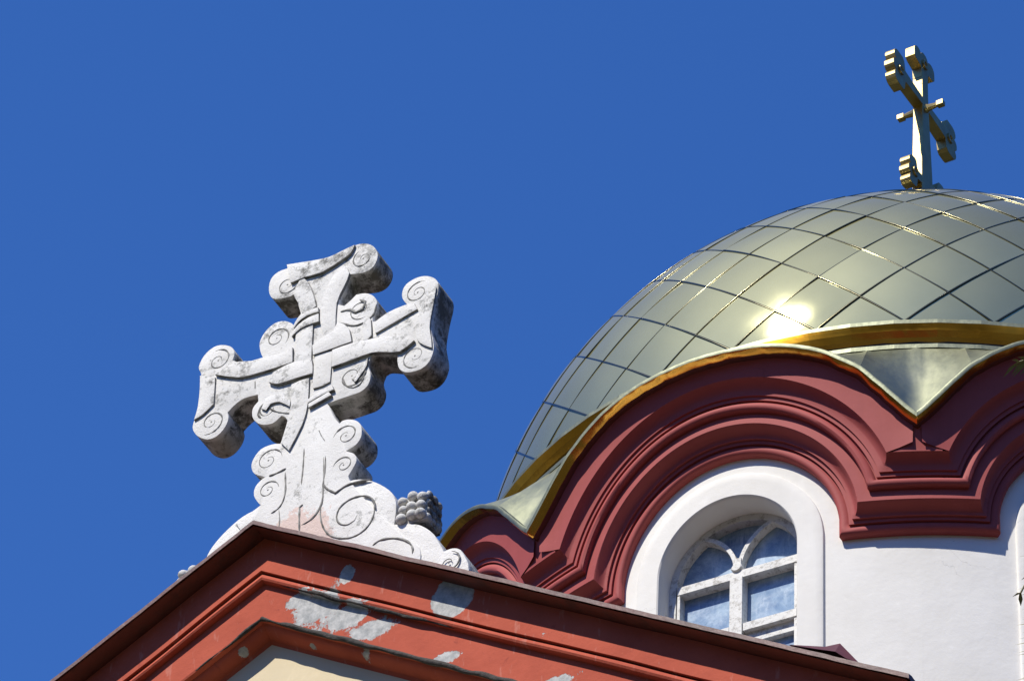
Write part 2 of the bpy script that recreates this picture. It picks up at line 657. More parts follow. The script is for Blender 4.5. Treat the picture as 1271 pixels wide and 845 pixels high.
def mould_row(dv, pv):
    rad = RW + pv
    rr_ = RIN + dv
    z0 = ZS + dv
    xbb = rad * math.sin(B8)
    ph0 = math.asin((z0 - ZC) / rr_)
    xa = rr_ * math.cos(ph0)
    if xa > xbb - .02:
        xa = xbb - .02
    pts = [(-xbb + (xbb - xa) * i / NP, z0) for i in range(NP)]
    for i in range(NA + 1):
        a = math.pi - ph0 - (math.pi - 2 * ph0) * i / NA
        x = rr_ * math.cos(a)
        pts.append((max(-xa, min(xa, x)), ZC + rr_ * math.sin(a)))
    pts += [(xa + (xbb - xa) * (i + 1) / NP, z0) for i in range(NP)]
    return pts, rad


last, _ = mould_row(*PROF[-1])


def rim_row(pv):
    rad = RW + pv
    xbb = rad * math.sin(B8)
    pts = []
    n = len(last)
    arc = []
    for i in range(NA + 1):
        x, z = last[NP + i]
        dx, dz = x, z - ZC
        lo, hi = 1., 1.6
        for _ in range(40):
            mid = (lo + hi) / 2
            X, Z = dx * mid, ZC + dz * mid
            if abs(X) > xbb - .035 or Z > zrim(math.degrees(math.asin(min(1, abs(X) / rad)))):
                hi = mid
            else:
                lo = mid
        arc.append((dx * lo, ZC + dz * lo))
    for i in range(NP):
        x = -xbb + (arc[0][0] + xbb) * i / NP
        pts.append((x, zrim(math.degrees(math.asin(min(1, abs(x) / rad))))))
    pts += arc
    for i in range(NP):
        x = arc[-1][0] + (xbb - arc[-1][0]) * (i + 1) / NP
        pts.append((x, zrim(math.degrees(math.asin(min(1, abs(x) / rad))))))
    return pts, rad


kb = MB()
rows = []
for dv, pv in PROF:
    pts, rad = mould_row(dv, pv)
    rows.append([wrap(p, rad) for p in pts])
rp, rrad = rim_row(.40)
mid = [((a[0] * .5 + b_[0] * .5), (a[1] * .5 + b_[1] * .5)) for a, b_ in zip(last, rp)]
rows.append([wrap(p, RW + .376) for p in mid])
rows.append([wrap(p, rrad) for p in rp])
kb.grid(rows)
kok = kb.done('arched_moulding', M['crimson'], church, 38)


def rim_pts(rad, off=0., n=104, jit=0.):
    raw = []
    slope = (RIM[-1][1] - RIM[-2][1]) / (RIM[-1][0] - RIM[-2][0])
    zx = lambda q: zrim(q) if abs(q) <= 22.5 else RIM[-1][1] + slope * (abs(q) - 22.5)
    for i in range(n + 1):
        azd = -25 + 50 * i / n
        e = .15
        tz = (zx(azd + e) - zx(azd - e)) / (math.sin(R(azd + e)) - math.sin(R(azd - e))) / rad
        l = math.hypot(tz, 1)
        w_ = off + jit * (noise.noise(Vector((azd * .55, rad * 3, 1.7))) + .6 * noise.noise(Vector((azd * 1.7, 5, rad))))
        raw.append((rad * math.sin(R(azd)) - tz / l * w_, zx(azd) + w_ / l))
    lim = rad * math.sin(B8)
    out = []
    half = n // 2
    for sgn, idx in ((-1, range(half, -1, -1)), (1, range(half, n + 1))):
        side, cut = [], None
        prev = raw[half]
        for i in idx:
            p = raw[i]
            if cut is None and abs(p[0]) >= lim:
                t = (lim - abs(prev[0])) / max(abs(p[0]) - abs(prev[0]), 1e-6)
                cut = (sgn * lim, prev[1] + (p[1] - prev[1]) * t)
            side.append(cut or p)
            prev = p
        out = side[::-1] if sgn < 0 else out + side[1:]
    return [wrap(p, rad) for p in out]


ri = MB()
sec = [(4.38, -.04, .004), (4.485, -.032, .011), (4.535, -.024, .010), (4.553, -.016, .004), (4.558, .006, .003), (4.553, .020, .003), (4.50, .030, 0), (4.36, .065, 0)]
rw = [rim_pts(*q[:2], jit=q[2]) for q in sec]
ri.grid(rw[:2], mi=2)
ri.grid(rw[1:4], mi=0)
ri.grid(rw[3:], mi=1)
rim0 = ri.done('metal_rim', None, kok, 50, [M['gold'], M['trim'], M['eave']])
koks = [kok]
for k_ in range(1, 8):
    o = kok.copy()
    C.objects.link(o)
    o.parent = church
    o.rotation_euler = (0, 0, k_ * math.pi / 4)
    q = rim0.copy()
    C.objects.link(q)
    q.parent = o

# ---- skirt roof from the ring down to the rims, with standing ribs
sk = MB()
NR = 8 * 72
rows = [[], [], [], []]
for i in range(NR):
    az = 2 * math.pi * i / NR
    a = math.degrees(az + B8) % 45 - 22.5
    z1 = zrim(a) + .03
    rib = .012 if (i % 9 == 0) else 0
    for j, t in enumerate((0, .35, .7, 1.)):
        rad = 4.058 + (4.53 - 4.058) * t
        zz = -.150 + (z1 + .150) * t
        rows[j].append(cylp(rad + rib, az, zz))
sk.grid(rows, True)
sk.done('skirt_roof', M['skirt'], church, 20)

# ---- gilded ring (cavetto cornice) at the foot of the dome
rg = MB()
ringsec = [(3.94, .17, 1), (4.05, .165, 1), (4.098, .14, 1), (4.102, .098, 1), (4.08, .088, 0), (4.045, .07, 0), (4.00, .03, 0), (3.972, -.015, 0), (3.965, -.055, 0), (3.985, -.075, 1), (4.04, -.085, 1), (4.065, -.10, 1), (4.068, -.145, 1), (4.05, -.152, 1), (3.97, -.16, 1)]
NRG = 72
for (a, b_) in zip(ringsec, ringsec[1:]):
    rg.grid([[cylp(q[0] + .004 * noise.noise(Vector((12 * math.sin(2 * math.pi * i / NRG), 12 * math.cos(2 * math.pi * i / NRG), q[1] * 4))), 2 * math.pi * i / NRG, q[1]) for i in range(NRG)] for q in (a, b_)], True, 0 if b_[2] == 0 or a[2] == 0 else 1)
rgo = rg.done('dome_ring', None, church, None, [M['gold'], M['trim']])

# ---- dome of lozenge sheets
dm = MB()
RD = 4.0
NL = 34
rows = []
for i in range(41):
    la = R(-4 + 94 * i / 40)
    rows.append([cylp((RD - .022) * math.cos(la), 2 * math.pi * j / 96, (RD - .022) * math.sin(la)) for j in range(96)])
dm.grid(rows, True, 1)


def sp(az, la, off=0.):
    return Vector(((RD + off) * math.cos(la) * math.sin(az), -(RD + off) * math.cos(la) * math.cos(az), ZD + (RD + off) * math.sin(la)))


NS = 5
lat0 = 3
row = 0
while lat0 < 86:
    for k_ in range(NL):
        az0 = (k_ + (.5 if row % 2 == 0 else 0)) * 2 * math.pi / NL
        if True:
            hw = math.pi / NL
            gap = .0058 / max(math.cos(R(lat0)), .12)
            tilt = [random.uniform(-.006, .006) for _ in range(4)]
            cc = [(-1, 0), (0, -1), (1, 0), (0, 1)]      # left, bottom, right, top in (az, lat) units
            mi_ = random.choice((0, 0, 3, 4, 5))
            g_ = []
            for a in range(NS + 1):
                rowp = []
                for b_ in range(NS + 1):
                    s_, t = a / NS, b_ / NS               # bilinear on the lozenge
                    ws = [(1 - s_) * (1 - t), s_ * (1 - t), s_ * t, (1 - s_) * t]
                    px = sum(w_ * q[0] for w_, q in zip(ws, cc))
                    py = sum(w_ * q[1] for w_, q in zip(ws, cc))
                    off = sum(w_ * q for w_, q in zip(ws, tilt))
                    bul = .005 * (1 - (2 * s_ - 1) ** 2) * (1 - (2 * t - 1) ** 2)
                    rowp.append(sp(az0 + px * hw * .998, R(max(1.6, min(lat0 + py * 5 * .998, 89.5))), off * .7 + bul))
                g_.append(rowp)
            dm.grid(g_, mi=mi_)
            # folded lips along the two lower edges, standing over the sheets beneath
            ctr = g_[NS // 2][NS // 2]
            for e in ([g_[a][0] for a in range(NS + 1)], [g_[NS][b_] for b_ in range(NS + 1)]):
                if abs((e[0] - e[-1]).length) < .1:
                    continue
                lip = [[] for _ in range(6)]
                for q, p in enumerate(e):
                    nn = (p - Vector((0, 0, ZD))).normalized()
                    tt = (e[min(q + 1, NS)] - e[max(q - 1, 0)]).normalized()
                    pr = nn.cross(tt).normalized()
                    if pr.dot(ctr - p) > 0:
                        pr = -pr
                    for w_, (dd, hh) in zip(lip, ((-.014, .001), (-.007, .0055), (0, .0075), (.0035, .006), (.0055, .002), (.0055, -.008))):
                        w_.append(p + pr * dd + nn * hh)
                dm.grid(lip, mi=2)
    lat0 += 5
    row += 1
dm.grid([[cylp(.45 * math.cos(t), 2 * math.pi * j / 32, 3.96 + .12 * math.sin(t)) for j in range(32)] for t in (0, .5, 1, 1.5)], True, 2)
dome = dm.done('dome', None, church, 60, [DOME[0], M['under'], M['seam']] + DOME[1:])

# ---- windows
WY = -3.80


def strip(mb, poly, wd, y0, y1):
    """flat bar of width wd following a polyline in (x,z)"""
    n = len(poly)
    L, Rr = [], []
    for i in range(n):
        a, b_ = Vector(poly[max(i - 1, 0)]), Vector(poly[min(i + 1, n - 1)])
        t = (b_ - a).normalized()
        nn = Vector((-t.y, t.x)) * wd / 2
        p = Vector(poly[i])
        L.append(p + nn)
        Rr.append(p - nn)
    f = lambda q, y: Vector((q.x, y, ZD + q.y))
    mb.grid([[f(L[i], y1), f(L[i], y0), f(Rr[i], y0), f(Rr[i], y1)] for i in range(n)], True)
    for i in (0, n - 1):
        mb.face([f(L[i], y1), f(L[i], y0), f(Rr[i], y0), f(Rr[i], y1)])


def build_window():
    fr = MB()
    op = arch_path(RO, -2.06, -4.2, 40, 6)
    ip = arch_path(.545, -2.06, -4.13, 40, 6)
    f = lambda p, y: Vector((p[0], y, ZD + p[1]))
    fr.grid([[f(p, -3.70) for p in op], [f(p, -3.83) for p in op], [f(p, -3.83) for p in ip], [f(p, -3.70) for p in ip]])
    fr.box((-.6, -3.83, ZD - 4.2), (.6, -3.70, ZD - 4.12))
    win = fr.done('window', M['frame'], church, 30)
    gl = MB()
    gp = [f(p, -3.745) for p in arch_path(.56, -2.06, -4.15, 40, 6)]
    c = Vector((0, -3.745, ZD - 2.3))
    b0 = len(gl.v)
    gl.v += gp + [c]
    for i in range(len(gp)):
        gl.f.append((b0 + i, b0 + (i + 1) % len(gp), b0 + len(gp)))
        gl.fm.append(0)
    gl.done('pane', M['glass'], win)
    tb = MB()
    tb.box((-.531, -3.838, ZD - 2.105), (.531, -3.748, ZD - 2.03))
    tb.done('transom', M['frame'], win)
    mu = MB()
    mu.box((-.055, -3.853, ZD - 4.12), (.055, -3.749, ZD - 2.106))
    mu.done('mullion', M['frame'], win)
    gb = MB()
    for s_ in (-1, 1):
        pts = []
        for i in range(15):
            t = i / 14
            a = t * 1.28
            pts.append((s_ * (.012 + .33 * (1 - math.cos(a)) / (1 - math.cos(1.28))), -2.02 + .44 * math.sin(a) / math.sin(1.28)))
        strip(gb, pts, .036, -3.83 + s_ * .003, -3.75)
    gb.box((-.035, -3.84, ZD - 2.03), (.035, -3.75, ZD - 1.90))
    gb.done('glazing_bar', M['frame'], win)
    # lower casement meeting rails
    for s_ in (-1, 1):
        rl = MB()
        x0, x1 = sorted((s_ * .063, s_ * .529))
        rl.box((x0, -3.845, ZD - 2.66), (x1, -3.747, ZD - 2.585))
        rl.box((x0, -3.80, ZD - 2.76), (x1, -3.746, ZD - 2.6605))
        rl.done('casement_rail', M['frame'], win)
        st = MB()
        xs = s_ * .505
        st.box((min(xs, xs + s_ * .024), -3.836, ZD - 4.12), (max(xs, xs + s_ * .024), -3.747, ZD - 2.116))
        st.done('casement_stile', M['frame'], win)
    for (x, z, r_) in ((.0, -2.0, .05),):
        bo = MB()
        n = 18
        ring = [(x + r_ * math.cos(2 * math.pi * i / n), z + r_ * .8 * math.sin(2 * math.pi * i / n)) for i in range(n)]
        bo.grid([[f((p[0], p[1]), -3.75) for p in ring], [f(p, -3.845) for p in ring], [f((x + (p[0] - x) * .8, z + (p[1] - z) * .8), -3.856) for p in ring]], True)
        bo.face([f((x + (p[0] - x) * .8, z + (p[1] - z) * .8), -3.856) for p in ring])
        bo.done('carved_boss', M['frame'], win, 40)
    return win


win = build_window()
for k_ in range(1, 8):
    o = win.copy()
    C.objects.link(o)
    o.parent = church
    o.rotation_euler = (0, 0, k_ * math.pi / 4)
    for ch in list(win.children):
        q = ch.copy()
        C.objects.link(q)
        q.parent = o

# ------------------------------------------------------------------ church: gabled front
AX, AZ, AY = 0., 20.119, -10.827      # tip of the gable's eave
TG = math.tan(R(30.65))
GX = 4.46
CP = [(-.02, .0), (.03, 0), (.032, .138), (.29, .14), (.292, .182), (.304, .182), (.306, .160), (.318, .152), (.335, .150), (.350, .157), (.358, .172), (.36, .198), (.62, .203), (.625, .196), (.64, .20), (.645, .232), (.665, .240), (.685, .262), (.70, .29), (.71, .33), (.735, .348), (.75, .36)]
NSEG = 40


def rake(x, zd, yb, s_):
    """point of the raking cornice: x>=0 along, zd below the eave line, yb behind it"""
    bow = .0
    return Vector((s_ * x, AY + yb, AZ - x * TG - zd + bow))


co = MB()
for s_ in (-1, 1):
    rows = []
    for (zd, yb) in CP[1:]:
        rr_ = []
        for i in range(NSEG + 1):
            x = GX * i / NSEG
            jj = .006 * noise.noise(Vector((s_ * x * 2.1, zd * 7, yb * 9))) if yb > .01 else 0
            rr_.append(rake(x, zd + jj, yb + jj, s_))
        rows.append(rr_)
    co.grid(rows[:2], mi=1)
    co.grid(rows[1:])
    co.face([rake(GX, zd, yb, s_) for zd, yb in CP[1:]] + [rake(GX, .75, .6, s_), rake(GX, .0, .6, s_)])
cor = co.done('raking_cornice', None, church, 30, [M['red'], M['eave']])

# dirty mortar line under the middle fascia
mo = MB()
for s_ in (-1, 1):
    pts, rad = [], []
    for i in range(121):
        x = GX * i / 120 * .98
        nz = noise.noise(Vector((s_ * x * 7, 3, 1)))
        pts.append(rake(x, .632 + .012 * nz, .203 + .008 * noise.noise(Vector((s_ * x * 9, 1, 8))), s_))
        rad.append(max(.007, .017 + .022 * noise.noise(Vector((s_ * x * 5, 9, 2)))) * (1 if s_ > 0 else .5))
    mo.tube(pts, rad, 6)
mo.done('mortar_joint', M['mortar'], church, 60)
mo = MB()
pts, rad = [], []
for i in range(70):
    x = .10 + 1.35 * i / 69
    pts.append(rake(x, .350 + .012 * noise.noise(Vector((x * 6, 2, 4))), .165 + .01 * noise.noise(Vector((x * 8, 7, 4))), 1))
    rad.append(max(.003, .013 + .016 * noise.noise(Vector((x * 5, 3, 9)))) * min(1, (x - .08) * 4, (1.5 - x) * 3))
mo.tube(pts, rad, 6)
mo.done('broken_bead', M['mortar'], church, 60)

# gable roof sheets with a turned lip
ro = MB()
for s_ in (-1, 1):
    for (za, zb_, ya) in ((-.010, .018, -.010),):
        rows = []
        for i in range(NSEG * 2 + 1):
            x = (GX + .02) * i / (NSEG * 2)
            j1 = .005 * noise.noise(Vector((s_ * x * 3, 4, 7))) + .003 * noise.noise(Vector((s_ * x * 11, 2, 7)))
            rows.append([rake(x, .020 + j1, .004, s_), rake(x, zb_ + j1 + .004, ya + j1 * .5, s_), rake(x, za + j1, ya + j1 * .5, s_), rake(x, za - .012 + j1, .03, s_), rake(x, za - .012, 2.2, s_), rake(x, za - .012, 7.2, s_)])
        ro.grid(rows)
        ro.face([rows[-1][i] for i in range(len(rows[-1]))] + [rake(GX + .02, .03, 7.2, s_)])
ro.done('gable_roof', M['roof'], church, 40)

# bent sheet of flashing lifting off near the right end
fl = MB()
fx = [3.72, 3.86, 3.98, 4.05, 4.22]
A = lambda x, dz, yb: rake(x, dz, yb, 1)
fl.grid([[A(3.74, -.015, -.012), A(3.92, -.03, -.014), A(4.03, -.045, -.010), A(4.10, -.012, -.015)],
         [A(3.76, -.03, .06), A(3.93, -.11, .07), A(4.02, -.165, .08), A(4.15, -.04, .05)],
         [A(3.79, -.03, .2), A(3.95, -.10, .22), A(4.03, -.15, .24), A(4.19, -.03, .2)]])
fl.done('lifted_flashing', M['roof'], church, 20)

# gable wall, walls below, cornice returns and the body of the church
gw = MB()
GY = AY + .348
zb0 = AZ - GX * TG - .74
gw.face([(-GX + .35, GY, 0), (GX - .35, GY, 0), (GX - .35, GY, AZ - (GX - .35) * TG - .72), (0, GY, AZ - .72), (-GX + .35, GY, AZ - (GX - .35) * TG - .72)])
for s_ in (-1, 1):
    x = s_ * (GX - .35)
    gw.face([(x, GY, 0), (x, -3.6, 0), (x, -3.6, AZ - (GX - .35) * TG - .1), (x, GY, AZ - (GX - .35) * TG - .1)])
gw.done('gable_wall', M['cream'], church)
nb = MB()
nb.box((-7.5, -5.2, 0), (7.5, 8.5, 15.5))
nb.done('nave_wall', M['cream'], church)
nr = MB()
nr.grid([[(x * 7.9, -5.6 + 0 * x, 15.5) for x in (-1, 1)], [(x * 7.9, -5.6, 15.7) for x in (-1, 1)], [(x * 4.0, -2.9, 17.0) for x in (-1, 1)]])
nr.grid([[(-7.9, y, 15.5) for y in (-5.6, 8.9)], [(-7.9, y, 15.7) for y in (-5.6, 8.9)], [(-4.0, y, 17.0) for y in (-2.9, 4.5)]])
nr.grid([[(7.9, y, 15.5) for y in (-5.6, 8.9)], [(7.9, y, 15.7) for y in (-5.6, 8.9)], [(4.0, y, 17.0) for y in (-2.9, 4.5)]])
nr.grid([[(x * 7.9, 8.9, 15.5) for x in (-1, 1)], [(x * 7.9, 8.9, 15.7) for x in (-1, 1)], [(x * 4.0, 4.5, 17.0) for x in (-1, 1)]])
nr.face([(-4, -2.9, 17), (4, -2.9, 17), (4, 4.5, 17), (-4, 4.5, 17)])
nr.done('nave_roof', M['roof'], church)
dbase = MB()
dbase.grid([[cylp(RW, 2 * math.pi * i / 96, z) for i in range(96)] for z in (ZB + .02, 16.5 - ZD)], True)
dbase.done('drum_base', M['white'], church, 60)

# ------------------------------------------------------------------ carved stone cross on the gable
CY = -10.40
U0 = .065
OZ = 19.2
scross = thing('stone_cross', 'weathered white carved stone cross with scrolled arms on the gable peak', 'stone cross', (U0, CY, OZ))
TH = .215
# front outlines surveyed on the cross's own front plane, in metres from its axis and foot
#CD0
BODY = [(-0.3894, 3.3172), (-0.4269, 3.4017), (-0.4214, 3.5051), (-0.366, 3.5542), (-0.2765, 3.5547), (-0.1694, 3.5218), (-0.0496, 3.5103), (-0.1479, 3.5487), (0.0476, 3.5164), (0.1493, 3.5382), (0.2356, 3.5659), (0.3104, 3.5506), (0.3727, 3.5031), (0.412, 3.4263), (0.4127, 3.356), (0.3803, 3.2988), (0.3159, 3.2803), (0.2144, 3.3058), (0.1939, 3.2493), (0.1768, 3.1864), (0.1492, 3.1277), (0.143, 3.0575), (0.189, 3.0295), (0.2375, 3.0627), (0.2743, 3.0969), (0.3452, 3.0834), (0.4068, 3.0373), (0.4405, 2.9728), (0.4375, 2.9139), (0.4204, 2.852), (0.4215, 2.7969), (0.4462, 2.7944), (0.5236, 2.8212), (0.6376, 2.8374), (0.6878, 2.8387), (0.639, 2.9224), (0.6342, 2.9928), (0.6597, 3.0432), (0.7228, 3.0704), (0.7952, 3.0648), (0.8624, 3.0249), (0.9018, 2.9667), (0.9097, 2.8867), (0.8924, 2.774), (0.8811, 2.6597), (0.8774, 2.5598), (0.8984, 2.4511), (0.9082, 2.3638), (0.8813, 2.2739), (0.8206, 2.23), (0.721, 2.2387), (0.6608, 2.2893), (0.6386, 2.3643), (0.6376, 2.4198), (0.5788, 2.4452), (0.4754, 2.4922), (0.433, 2.4828), (0.4167, 2.4134), (0.4421, 2.3203), (0.4294, 2.2417), (0.3825, 2.2008), (0.3116, 2.1935), (0.1258, 2.1876), (0.1481, 2.1467), (0.1929, 2.0394), (0.2342, 1.9737), (0.2596, 1.9899), (0.3071, 1.9835), (0.3644, 1.9502), (0.4032, 1.891), (0.4102, 1.7987), (0.3726, 1.7405), (0.3046, 1.7147), (0.3211, 1.7016), (0.3622, 1.6727), (0.3855, 1.6323), (0.3885, 1.5921), (0.3648, 1.5384), (0.3376, 1.4895), (0.3659, 1.423), (0.5137, 1.196), (0.6492, 1.0102), (0.7985, 0.8213), (0.912, 0.6972), (0.9222, 0.5412), (0.5529, 0.6656), (-0.0753, 0.8771), (-0.332, 1.1376), (-0.4921, 1.3792), (-0.4566, 1.3831), (-0.3757, 1.4356), (-0.3078, 1.4733), (-0.3315, 1.4976), (-0.3713, 1.5714), (-0.3695, 1.6437), (-0.328, 1.691), (-0.2975, 1.703), (-0.3236, 1.722), (-0.3851, 1.7633), (-0.416, 1.8315), (-0.4053, 1.9015), (-0.3534, 1.9654), (-0.2677, 1.976), (-0.2086, 1.9598), (-0.1837, 2.0366), (-0.1659, 2.1296), (-0.2003, 2.1919), (-0.2232, 2.2052), (-0.2848, 2.1642), (-0.3738, 2.1847), (-0.4384, 2.2531), (-0.4562, 2.3181), (-0.449, 2.3658), (-0.416, 2.4042), (-0.4263, 2.4668), (-0.5323, 2.4719), (-0.6025, 2.4386), (-0.6508, 2.3922), (-0.6393, 2.3342), (-0.6589, 2.266), (-0.712, 2.2099), (-0.7846, 2.2026), (-0.8636, 2.256), (-0.9129, 2.3324), (-0.9156, 2.4006), (-0.89, 2.5095), (-0.8916, 2.697), (-0.8999, 2.8198), (-0.9271, 2.8956), (-0.8947, 2.987), (-0.8252, 3.0388), (-0.7497, 3.0313), (-0.678, 2.9836), (-0.6496, 2.9213), (-0.6585, 2.861), (-0.5944, 2.8114), (-0.5031, 2.7843), (-0.4114, 2.7809), (-0.4416, 2.8521), (-0.456, 2.9434), (-0.4221, 3.0255), (-0.3528, 3.077), (-0.2782, 3.0695), (-0.2153, 3.0249), (-0.1908, 2.9811), (-0.1891, 3.0287), (-0.1499, 3.0864), (-0.1866, 3.2045), (-0.2238, 3.292), (-0.2526, 3.2821), (-0.3201, 3.2906)]
BASE = [(0.2016, 1.4453), (0.2932, 1.4627), (0.4181, 1.447), (0.5142, 1.3974), (0.6124, 1.3137), (0.6797, 1.2254), (0.7094, 1.128), (0.709, 1.0241), (0.7052, 0.9702), (0.8209, 0.9372), (0.9068, 0.8922), (0.9956, 0.7966), (1.0635, 0.6661), (1.0811, 0.6228), (1.1404, 0.6281), (1.1985, 0.5999), (1.2433, 0.5171), (1.2708, 0.4238), (1.2336, 0.3025), (0.9, -0.5), (-0.9, -0.5), (-1.2336, 0.3025), (-1.2708, 0.4238), (-1.2433, 0.5171), (-1.1985, 0.5999), (-1.1404, 0.6281), (-1.0811, 0.6228), (-1.0635, 0.6661), (-0.9956, 0.7966), (-0.9068, 0.8922), (-0.8209, 0.9372), (-0.7052, 0.9702), (-0.709, 1.0241), (-0.7094, 1.128), (-0.6797, 1.2254), (-0.6124, 1.3137), (-0.5142, 1.3974), (-0.4181, 1.447), (-0.2932, 1.4627), (-0.2016, 1.4453)]
STRAPS = [('strap', 0.022, [(-0.1438, 2.9345), (-0.0872, 2.9414), (-0.0339, 2.9354), (-0.0277, 2.7559), (-0.0212, 2.6133), (-0.0875, 2.6228), (-0.1542, 2.6348), (-0.1556, 2.7144), (-0.1602, 2.8057), (-0.1643, 2.8907)]), ('strap', 0.02, [(-0.2207, 3.2908), (-0.1865, 3.3756), (-0.1688, 3.4283), (-0.1103, 3.3496), (-0.0577, 3.2159), (-0.026, 3.0997), (-0.0723, 3.0741), (-0.1309, 3.0705), (-0.1695, 3.1771)]), ('strap', 0.022, [(-0.1602, 2.4449), (-0.093, 2.4572), (-0.0245, 2.4538), (-0.0153, 2.2245), (-0.0439, 2.0524), (-0.1279, 1.8603), (-0.1962, 1.9504), (-0.1659, 2.0964), (-0.1481, 2.2562)]), ('strap', 0.02, [(0.1682, 3.3902), (0.2143, 3.3076), (0.1768, 3.1864), (0.1352, 3.0639), (0.1458, 2.8024), (0.0984, 2.7947), (0.0548, 2.794), (0.0153, 2.9546), (0.0143, 3.1102), (0.0528, 3.2691), (0.1117, 3.3597)]), ('strap', 0.018, [(0.0036, 2.6422), (0.0689, 2.6432), (0.1346, 2.6377), (0.1388, 2.4779), (0.1404, 2.364), (0.0822, 2.3477), (0.0118, 2.3485), (-0.0012, 2.5045)]), ('strap', 0.034, [(-0.0204, 2.734), (0.0469, 2.7791), (0.1322, 2.8045), (0.1616, 2.8742), (0.2113, 2.8387), (0.2602, 2.769), (0.2853, 2.6537), (0.1448, 2.6467), (-0.0074, 2.6438)]), ('strap', 0.034, [(0.1454, 2.4805), (0.1403, 2.6344), (0.2846, 2.6396), (0.4518, 2.6191), (0.6267, 2.5786), (0.7228, 2.5306), (0.7686, 2.4831), (0.6658, 2.4244), (0.5491, 2.4613), (0.4465, 2.4946), (0.2891, 2.486)]), ('strap', 0.022, [(0.4354, 2.7644), (0.538, 2.8208), (0.6662, 2.8402), (0.7416, 2.8284), (0.7686, 2.767), (0.6171, 2.7176), (0.4598, 2.6669)]), ('end_band', 0.022, [(0.7933, 2.7609), (0.8373, 2.8548), (0.9027, 2.9065), (0.8909, 2.7746), (0.8781, 2.6608), (0.8745, 2.5609), (0.8941, 2.4527), (0.9018, 2.3745), (0.8364, 2.4241), (0.7821, 2.4948), (0.7657, 2.6358)]), ('end_band', 0.03, [(-0.2917, 3.5748), (-0.1476, 3.5451), (-0.057, 3.5273), (0.0477, 3.5146), (0.1496, 3.5345), (0.2398, 3.5502), (0.2125, 3.4834), (0.1419, 3.4443), (-0.0014, 3.3914), (-0.1351, 3.3977), (-0.2455, 3.3878)]), ('strap', 0.03, [(-0.7744, 2.7567), (-0.6823, 2.8013), (-0.5939, 2.8061), (-0.495, 2.7761), (-0.4136, 2.7732), (-0.2799, 2.7574), (-0.1762, 2.7784), (-0.1644, 2.6429), (-0.284, 2.6398), (-0.4163, 2.643), (-0.5797, 2.6592)]), ('end_band', 0.022, [(-0.8992, 2.799), (-0.835, 2.7684), (-0.7722, 2.7349), (-0.7614, 2.4965), (-0.8375, 2.4313), (-0.9058, 2.4055), (-0.8869, 2.5084), (-0.8883, 2.6787)]), ('strap', 0.036, [(-0.31, 2.5998), (-0.2353, 2.623), (-0.1542, 2.6348), (-0.0156, 2.6112), (0.0011, 2.5416), (0.0043, 2.4772), (-0.1244, 2.4805), (-0.2666, 2.4823), (-0.3363, 2.527)]), ('strap', 0.04, [(-0.1848, 2.9629), (-0.1501, 3.0338), (-0.0865, 3.064), (-0.0009, 3.0676), (0.0072, 3.0231), (-0.0829, 3.0212), (-0.1461, 2.987), (-0.1754, 2.9425)]), ('strap', 0.036, [(-0.1842, 2.9175), (-0.1444, 2.967), (-0.0704, 3.0035), (0.0071, 3.0102), (0.0144, 2.9351), (-0.0537, 2.9352), (-0.1296, 2.9227), (-0.1893, 2.8744)]), ('strap', 0.034, [(-0.0151, 2.2556), (0.0865, 2.296), (0.1663, 2.3106), (0.1824, 2.2708), (0.0898, 2.2547), (-0.0123, 2.2234)]), ('strap', 0.034, [(-0.0032, 2.1788), (0.0939, 2.2058), (0.1674, 2.2288), (0.1429, 2.2653), (0.0905, 2.247), (-0.0062, 2.2149)]), ('strap', 0.022, [(0.3234, 2.2965), (0.3553, 2.3725), (0.4177, 2.4725), (0.4144, 2.4008), (0.3743, 2.3341), (0.3402, 2.2878)]), ('strap', 0.026, [(0.3604, 2.8077), (0.391, 2.8346), (0.4169, 2.8055), (0.4342, 2.6587), (0.406, 2.6312), (0.3731, 2.6372), (0.3579, 2.7257)]), ('strap', 0.022, [(-0.3786, 2.315), (-0.3496, 2.3967), (-0.2623, 2.3984), (-0.1519, 2.2993), (-0.1548, 2.2503), (-0.2411, 2.3235), (-0.3072, 2.3309), (-0.3393, 2.284)])]
VOLS = [(-0.2809, 3.4015, 0.1128, -1, 1.2, 1.6, 0.012), (0.3058, 3.4153, 0.1018, 1, 2.0, 1.6, 0.012), (0.7534, 2.9332, 0.1101, 1, 1.0, 1.6, 0.012), (0.7693, 2.3657, 0.1183, -1, 5.0, 1.6, 0.012), (-0.7738, 2.8988, 0.1128, -1, 1.9, 1.6, 0.012), (-0.7734, 2.3526, 0.1211, 1, 4.3, 1.6, 0.012), (0.3188, 2.9507, 0.1073, -1, 5.2, 1.4, 0.012), (-0.3219, 2.9308, 0.1128, 1, 5.5, 0.9, 0.012), (0.2984, 2.3651, 0.1266, -1, 0.4, 1.4, 0.012), (-0.3293, 2.3021, 0.1046, 1, 0.2, 1.5, 0.012), (-0.2873, 1.8432, 0.1156, 1, 0.0, 1.6, 0.012), (-0.2679, 1.5838, 0.0908, 1, 0.0, 1.5, 0.012), (0.2941, 1.8493, 0.109, -1, 3.0, 1.6, 0.012), (0.295, 1.5986, 0.0878, -1, 3.0, 1.5, 0.012), (1.1329, 0.5039, 0.1, -1, 1.4, 1.3, 0.006), (-1.1329, 0.5039, 0.1, 1, 1.74, 1.3, 0.006)]
